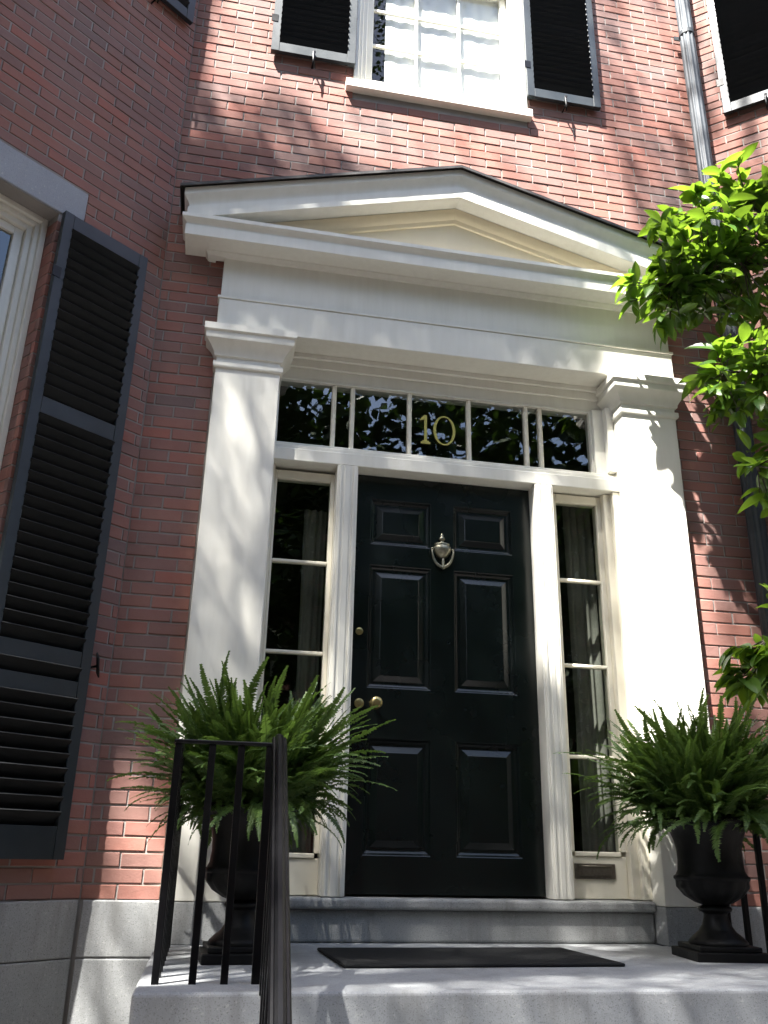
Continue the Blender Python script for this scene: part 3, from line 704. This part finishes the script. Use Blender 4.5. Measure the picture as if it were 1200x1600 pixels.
# ------------------------------------------------------------------ ferns
def frond_mesh(seed, e0, bend, L, wid):
    q = random.Random(seed); n = 26; pts = []; x = z = 0; a = e0
    tw = q.uniform(-.9, .9); y = 0; yaw = 0
    for i in range(n+1):
        pts.append((Vector((x, y, z)), a, yaw)); ds_ = L/n
        x += math.cos(a)*math.cos(yaw)*ds_; y += math.cos(a)*math.sin(yaw)*ds_; z += math.sin(a)*ds_; a -= bend/n*(.35+1.3*i/n); yaw += tw/n
    m = MB()
    for i in range(2, n):
        p, a, yw = pts[i]; t = Vector((math.cos(a)*math.cos(yw), math.cos(a)*math.sin(yw), math.sin(a))); sd = Vector((-math.sin(yw), math.cos(yw), 0)); up = sd.cross(t)
        if up.z < 0: up = -up
        f = i/n; w = wid*1.12*min(1, .35+f*4)*max(.06, (1-f)**.6)*q.uniform(.85, 1.12); hw = L/n*.86
        for s in (-1, 1):
            for h in (0, .5):
                pp = p.lerp(pts[i+1][0], h) if i+1 <= n else p
                dr = (sd*s+t*q.uniform(.1, .45)+up*q.uniform(-.25, .35)).normalized(); k = len(m.v)
                dp = -up*w*.12
                m.v += [pp-t*hw*.3, pp+dr*w*.55-t*hw*.28+up*w*.06, pp+dr*w+dp, pp+dr*w*.55+t*hw*.32+up*w*.06, pp+t*hw*.3]
                m.f += [(k, k+1, k+3, k+4), (k+1, k+2, k+3)]
    m.tube([p for p, _, _ in pts[::3]], [.0028-.0022*i/9 for i in range(len(pts[::3]))], 4)
    me = bpy.data.meshes.new('frond'); me.from_pydata([tuple(v) for v in m.v], [], m.f); me.materials.append(M['frond']); me.update(); return me
FM = []
q = random.Random(11)
KINDS = [(82, 42, .42, .58), (68, 50, .44, .60), (50, 64, .42, .58), (18, 80, .30, .44), (42, 45, .5, .62)]
for i in range(30):
    e0, bd, la, lb_ = KINDS[i % 5]
    FM.append(frond_mesh(i, R(e0+q.uniform(-8, 8)), R(bd+q.uniform(-22, 22)), q.uniform(la, lb_), q.uniform(.032, .046)))
def fern(label, loc, n, seed, extra):
    q = random.Random(seed); t = thing('potted_fern', label, 'fern', loc, 0, 'ferns in the black urns')
    MB().lathe([(0, .03), (.08, .025), (.14, .0)], 0, 0, 20).build('soil', 'soil', t)
    inner = MB()
    for c in range(n+extra):
        k = q.choices(range(5), (.29, .31, .20, .13, .07))[0]; a = q.uniform(0, 2*math.pi)
        r = q.uniform(.02, .17) if k < 2 else q.uniform(.06, .18); me = FM[q.randrange(6)*5+k]; s = q.uniform(.7, 1.08) if c < n else q.uniform(.5, .95)
        loc_ = (r*math.cos(a), r*math.sin(a), q.uniform(-.02, .05)); rot = (q.uniform(-.5, .5), q.uniform(-.3, .25), a+q.uniform(-.9, .9)); sc = (s, s*q.uniform(.9, 1.25), s)
        if c < n: link('frond', me, t, loc_, rot, sc)
        else:
            mm = Matrix.LocRotScale(Vector(loc_), __import__('mathutils').Euler(rot), Vector(sc)); b = len(inner.v)
            inner.v += [tuple(mm @ v.co) for v in me.vertices]; inner.f += [tuple(b+j for j in p.vertices) for p in me.polygons]
    inner.build('inner_fronds', 'frond', t)['kind'] = 'stuff'
fern('dense green fern in the left urn, behind the iron railing', (UL[0], UL[1], LAND+.52), 298, 21, 420)
fern('dense green fern in the right urn, beside the right pilaster', (UR_[0], UR_[1], LAND+.52), 298, 22, 420)

# ------------------------------------------------------------------ downspout
dn = thing('downspout', 'grey ribbed downspout in the corner right of the pediment', 'downspout', (3.435, -.085, GROUND))
prof = []
for i in range(48):
    a = 2*math.pi*i/48; r = .047*(1+.09*math.cos(a*10)); prof.append((r*math.cos(a), r*math.sin(a)))
o = MB().grid([[(x, y, 0) for x, y in prof], [(x, y, 8.8) for x, y in prof]], closed=True, cap=True).build('pipe', 'pipe', dn, True)
for z in (1.6, 4.3, 7.2):
    MB().lathe([(.05, z), (.054, z+.001), (.054, z+.035), (.05, z+.036)], 0, 0, 24).box(-.075, .075, .04, .048, z, z+.035).build('strap', 'pipe', dn)

# ------------------------------------------------------------------ glossy leaved tree at the right
def leaf_mesh(seed, L=.13, W_=.052):
    q = random.Random(seed); rows = []; n = 7; cur = q.uniform(.1, .5); tw = q.uniform(-.3, .3)
    for i in range(n+1):
        f = i/n; w = W_*.5*(math.sin(math.pi*min(1, f**.8*1.0))**.8 if 0 < f < 1 else 0)*(.8+.4*f); w = max(w, .0012)
        z = -cur*L*f*f; x = L*f; dz = w*.28
        rows.append([(x, -w, z+dz+tw*w*f), (x, -w*.5, z+dz*.3), (x, 0, z-.001), (x, w*.5, z+dz*.3), (x, w, z+dz-tw*w*f)])
    m = MB().grid(rows); me = bpy.data.meshes.new('leaf'); me.from_pydata(m.v, [], m.f); me.materials.append(M['magnolia'])
    for p in me.polygons: p.use_smooth = True
    me.update(); return me
LMs = [leaf_mesh(i, rnd.uniform(.115, .17), rnd.uniform(.058, .082)) for i in range(8)]
TB = Vector((4.02, -1.0, GROUND))
tr_ = thing('broadleaf_tree', 'small tree with glossy bright green leaves at the right edge, over the pediment corner', 'tree', TB)
def at(px, py, yy):
    a = (px-600)/1376.83; b = (800-py)/1376.83; d = cr*a+cu*b+cd; return CAM+d*((yy-CAM.y)/d.y)
# leaf tufts, placed round the branch ends (x, y, z, leaves, spread)
q = random.Random(31)
fork = Vector((3.62, -.72, 3.35)); 
limbs = [[TB, Vector((4.0, -.98, .4)), Vector((3.9, -.92, 1.7)), Vector((3.74, -.8, 2.7)), fork]]
tufts = []
for c, r, n in [((3.1, -.55, 3.42), (.46, .28, .42), 130), ((2.70, -.42, 3.24), (.17, .13, .14), 16), ((2.82, -.45, 2.98), (.12, .1, .14), 4), ((3.38, -.68, 3.85), (.3, .25, .2), 34), ((3.12, -.6, 2.62), (.26, .2, .3), 44), ((3.12, -.6, 2.05), (.12, .15, .3), 12), ((2.95, -.62, 1.06), (.14, .14, .17), 22), ((3.2, -.7, 1.3), (.2, .14, .4), 10), ((3.8, -.95, 3.2), (.4, .3, .7), 26)]:
    for _ in range(n):
        u = Vector((q.gauss(0, 1), q.gauss(0, 1), q.gauss(0, 1))).normalized()*q.random()**.45; tufts.append(Vector(c)+Vector((u.x*r[0], u.y*r[1], u.z*r[2])))
mains = [Vector((2.85, -.48, 3.28)), Vector((3.08, -.55, 3.78)), Vector((3.3, -.62, 3.8)), Vector((3.02, -.58, 2.65)), Vector((3.12, -.62, 2.1)), Vector((3.05, -.62, 1.2)), Vector((3.75, -.9, 3.6))]
starts = [fork, fork+Vector((.03, -.02, -.1)), fork, Vector((3.72, -.79, 2.75)), Vector((3.78, -.83, 2.4)), Vector((3.95, -.95, .95)), fork]
mid = []
for a, b in zip(starts, mains):
    m_ = a.lerp(b, .5)+Vector((q.uniform(-.04, .04), q.uniform(-.04, .04), q.uniform(-.02, .1))); limbs.append([a, m_, b]); mid += [a.lerp(m_, .6), m_, m_.lerp(b, .5), b]
MB().tube([p-TB for p in limbs[0]], [.05, .045, .04, .034, .026], 10).build('trunk', 'bark', tr_, True)
for l in limbs[1:]: MB().tube([p-TB for p in l], [.016, .012, .006], 7).build('branch', 'bark', tr_, True)
leaves = []
for t in tufts:
    near = min(mid, key=lambda p: (p-t).length); m_ = near.lerp(t, .55)+Vector((0, 0, -.02)); MB().tube([near-TB, m_-TB, t-TB], [.005, .0035, .002], 4).build('twig', 'bark', tr_)
    ax = (t-near).normalized() if (t-near).length > .02 else Vector((-1, 0, 0))
    for _ in range(q.randint(5, 7)):
        d = (ax*q.uniform(.1, .8)+Vector((q.gauss(0, .7), q.gauss(0, .7), q.gauss(.05, .4)))).normalized()
        leaves.append((t-ax*q.uniform(0, .06), d))
def lmat(p, d):
    up = (Vector((q.gauss(0, .35), q.gauss(0, .35), 1))).normalized(); y = up.cross(d).normalized(); z = d.cross(y).normalized()
    m = Matrix((d, y, z)).transposed().to_4x4(); m.translation = p-TB; return m @ Matrix.Scale(q.uniform(.5, 1.12), 4)
vis = []
for p, d in leaves:
    px = pixel(p); vis.append((1/px[2] if px and px[0] < 1215 else 0, p, d))
vis.sort(key=lambda t: -t[0]); rest = MB()
for i, (sc_, p, d) in enumerate(vis):
    me = LMs[q.randrange(8)]; mm = lmat(p, d)
    if i < 300:
        o = link('leaf', me, tr_); o.matrix_basis = mm
    else:
        k = len(rest.v); rest.v += [tuple(mm @ v.co) for v in me.vertices]; rest.f += [tuple(k+j for j in pl.vertices) for pl in me.polygons]
o = rest.build('foliage', 'magnolia', tr_, True); o['kind'] = 'stuff'

# ------------------------------------------------------------------ street trees (shade the facade, mirrored in the glass)
LIT = [  # sun flecks on the facade: (polygon in X,Z on the plane y), share of crown leaves left out to let sun through
 ([(.12, 6.8), (2.85, 6.8), (2.72, 5.0), (2.98, 3.9), (1.5, 4.1), (1.05, 4.25), (.62, 4.72), (.12, 4.62)], 0, .96), ([(3.0, 6.8), (3.45, 6.8), (3.3, 5.0), (3.02, 5.1)], 0, .85),
 ([(2.60, 2.98), (3.12, 3.0), (3.08, .85), (2.82, .8), (2.61, .3), (2.5, 1.1)], -.06, .99), ([(2.11, 2.2), (2.36, 2.14), (2.32, 1.05), (2.12, 1.2)], .05, .97), ([(3.04, 2.65), (3.48, 2.6), (3.42, 1.05), (3.02, 1.05)], 0, .62),
 ([(.10, .48), (.50, .48), (.50, -.1), (.10, -.1)], 0, .85), ([(.0, .02), (.40, .02), (.30, -.8), (.0, -.8)], 0, .88),
 ([(2.4, 4.1), (3.6, 4.3), (3.5, 3.05), (2.4, 2.95)], -.55, .97), ([(2.75, 2.95), (3.5, 3.1), (3.4, 2.2), (2.9, 2.2)], -.6, .8), ([(2.9, 1.5), (3.3, 1.5), (3.3, .9), (2.9, .9)], -.6, .8),
 ([(1.0, 3.56), (2.75, 3.56), (2.72, 3.44), (1.2, 3.44)], -.2, .75), ([(.95, 3.9), (1.77, 4.1), (2.6, 3.83), (2.4, 3.65), (1.7, 3.85), (.99, 3.7)], -.2, .8)]
LITG = [([(.30, -.75), (.50, -.8), (.48, -1.35), (.32, -1.3)], LAND, .8), ([(.95, -1.15), (1.25, -1.2), (1.2, -1.35), (.9, -1.33)], LAND, .5), ([(2.30, -.12), (2.6, -.12), (2.5, -.2), (2.25, -.2)], LAND, .7)]
def lit_block(p, q):
    for poly, y, k in LIT:
        t = (p.y-y)/S.y; h = p-S*t
        if t > 0 and inpoly(h.x, h.z, poly): return q.random() < k
    for poly, z, k in LITG:
        t = (p.z-z)/S.z; h = p-S*t
        if inpoly(h.x, h.y, poly): return q.random() < k
    return False
V = Vector
dense = [(-.15, .36, .52, 3.3, 2400), (-.2, .5, 3.3, 4.35, 1000), (1.0, 2.15, .0, 2.9, 900), (.3, 2.6, 2.72, 3.12, 1600)]   # leaves added along the sun rays to shade these facade areas
def street_tree(label, base, crowns, nleaf, size, seed, carve=False, th=6.5, maxy=None):
    q = random.Random(seed); t = thing('street_tree', label, 'tree', base, 0, 'street trees')
    B = Vector(base)
    top = Vector((B.x*.6+crowns[0][0].x*.4, B.y*.6+crowns[0][0].y*.4, GROUND+th))
    MB().tube([Vector((0, 0, 0)), Vector((.05, .05, th*.4)), top-B], [.24, .19, .13], 12).build('trunk', 'bark', t, True)
    lb = MB()
    for c, r in crowns:
        for _ in range(7):
            e = c+Vector((q.uniform(-.7, .7)*r.x, q.uniform(-.7, .7)*r.y, q.uniform(-.6, .5)*r.z))
            if carve and (lit_block(e, q) or lit_block(top.lerp(e, .5), q) or lit_block(top.lerp(e, .75), q) or e.y > -.8): continue
            lb.tube([top-B, top.lerp(e, .5)+Vector((0, 0, .3))-B, e-B], [.08, .04, .012], 6)
    if lb.v: lb.build('limbs', 'bark', t, True)
    m = MB(); tot = 0
    clump = []
    for c, r in crowns:
        for _ in range(int(nleaf/len(crowns)/14)):
            u = Vector((q.gauss(0, 1), q.gauss(0, 1), q.gauss(0, 1))).normalized()*(q.random()**.4); clump.append(c+Vector((u.x*r.x, u.y*r.y, u.z*r.z)))
    for c in clump:
        for _ in range(14):
            p = c+Vector((q.gauss(0, .22), q.gauss(0, .22), q.gauss(0, .16)))*((size/.13)**.7 if not carve else 2.6)
            if maxy is not None and p.y > maxy: continue
            if carve and lit_block(p, q): continue
            d = Vector((q.gauss(0, 1), q.gauss(0, 1), q.gauss(-.2, .6))).normalized(); n_ = Vector((q.gauss(0, .6), q.gauss(0, .6), 1)).normalized(); sd = d.cross(n_).normalized()
            s = size*q.uniform(.7, 1.25); k = len(m.v); p = p-B
            m.v += [p-d*s*.5, p+sd*s*.32-d*s*.05, p+d*s*.55, p-sd*s*.32-d*s*.05]; m.f.append((k, k+1, k+2, k+3))
    for (xa, xb, za, zb, n) in (dense if carve else ()):
        for _ in range(n):
            p = V((q.uniform(xa, xb), 0, q.uniform(za, zb)))+S*q.uniform(11, 15)
            if lit_block(p, q): continue
            d = Vector((q.gauss(0, 1), q.gauss(0, 1), q.gauss(-.2, .6))).normalized(); n_ = Vector((q.gauss(0, .6), q.gauss(0, .6), 1)).normalized(); sd = d.cross(n_).normalized()
            s = size*q.uniform(.7, 1.25); k = len(m.v); p = p-B
            m.v += [p-d*s*.5, p+sd*s*.32-d*s*.05, p+d*s*.55, p-sd*s*.32-d*s*.05]; m.f.append((k, k+1, k+2, k+3))
    o = m.build('crown', 'canopy', t); return t
V = Vector
street_tree('street tree on the pavement left of the steps, its crown shaped to shade the facade', (-3.0, -3.9, GROUND), [(V((-2.6, -4.2, 12.6)), V((5.4, 2.9, 3.2))), (V((-2.4, -4.8, 10.8)), V((4.6, 2.2, 2.4)))], 60000, .074, 51, True, 7.5, -.9)  # unseen; crown carved and thickened to set sun and shade on the facade
street_tree('street tree across the road, mirrored in the glass above the door', (4.5, -11.6, GROUND), [(V((4.5, -10.6, 8.0)), V((5.5, 2.6, 5.5))), (V((0.5, -10.8, 6.0)), V((4.0, 2.2, 5.5))), (V((9.0, -10.8, 5.0)), V((4.5, 2.2, 5.0)))], 17000, .32, 52)
street_tree('street tree farther along the road, mirrored in the left window', (15, -7.5, GROUND), [(V((15, -7.8, 5.0)), V((4, 2.6, 4.0)))], 8000, .34, 53)
street_tree('street tree across the road to the left, mirrored in the left glass', (-6.5, -11.6, GROUND), [(V((-6, -11, 7)), V((5, 2.4, 6.5)))], 9000, .34, 54)

# ------------------------------------------------------------------ row houses across the road (mirrored in the glass)
def row_house(loc):
    t = thing('row_house', 'first brick row house from the left, across the road', 'house', loc, 0, 'row houses across the road')
    MB().box(-3.25, 3.25, -8, 0, 0, 9.6).build('wall', 'farbrick', t)
    bevel(MB().box(-3.25, 3.25, -.1, .35, 9.602, 10).build('cornice', 'white', t), .05, 1)
    MB().box(-3.25, 3.25, -8, -.11, 9.602, 10.3).build('roof', 'lead', t)
    for r in range(3):
        for c in range(3):
            x, z = -2.1+2.1*c, 1.4+2.9*r
            if r == 0 and c == 2:
                MB().box(x-.6, x+.6, .002, .06, .3, 3.4).build('door', 'door', t); continue
            w = MB().box(x-.55, x+.55, .002, .05, z, z+1.9).build('window', 'white', t)
            for a in (-1, 1): MB().box(x+a*.26-.22, x+a*.26+.22, .052, .06, z+.1, z+1.8).build('pane', 'glass', w)
    return t
def copy_tree(o, parent=None):
    c = o.copy(); COL.objects.link(c); c.parent = parent
    for ch in list(o.children): copy_tree(ch, c)
    return c
h0 = row_house((-20, -14.5, GROUND))
for i in range(1, 8):
    h = copy_tree(h0); h.location = (-20+6.52*i, -14.5, GROUND); h['label'] = ('second', 'third', 'fourth', 'fifth', 'sixth', 'seventh', 'eighth')[i-1]+' brick row house from the left, across the road'
street_tree('street tree on the pavement far to the left of the steps', (-13, -5.6, GROUND), [(V((-13, -5.8, 6)), V((4, 2.6, 5.5)))], 9000, .34, 55)
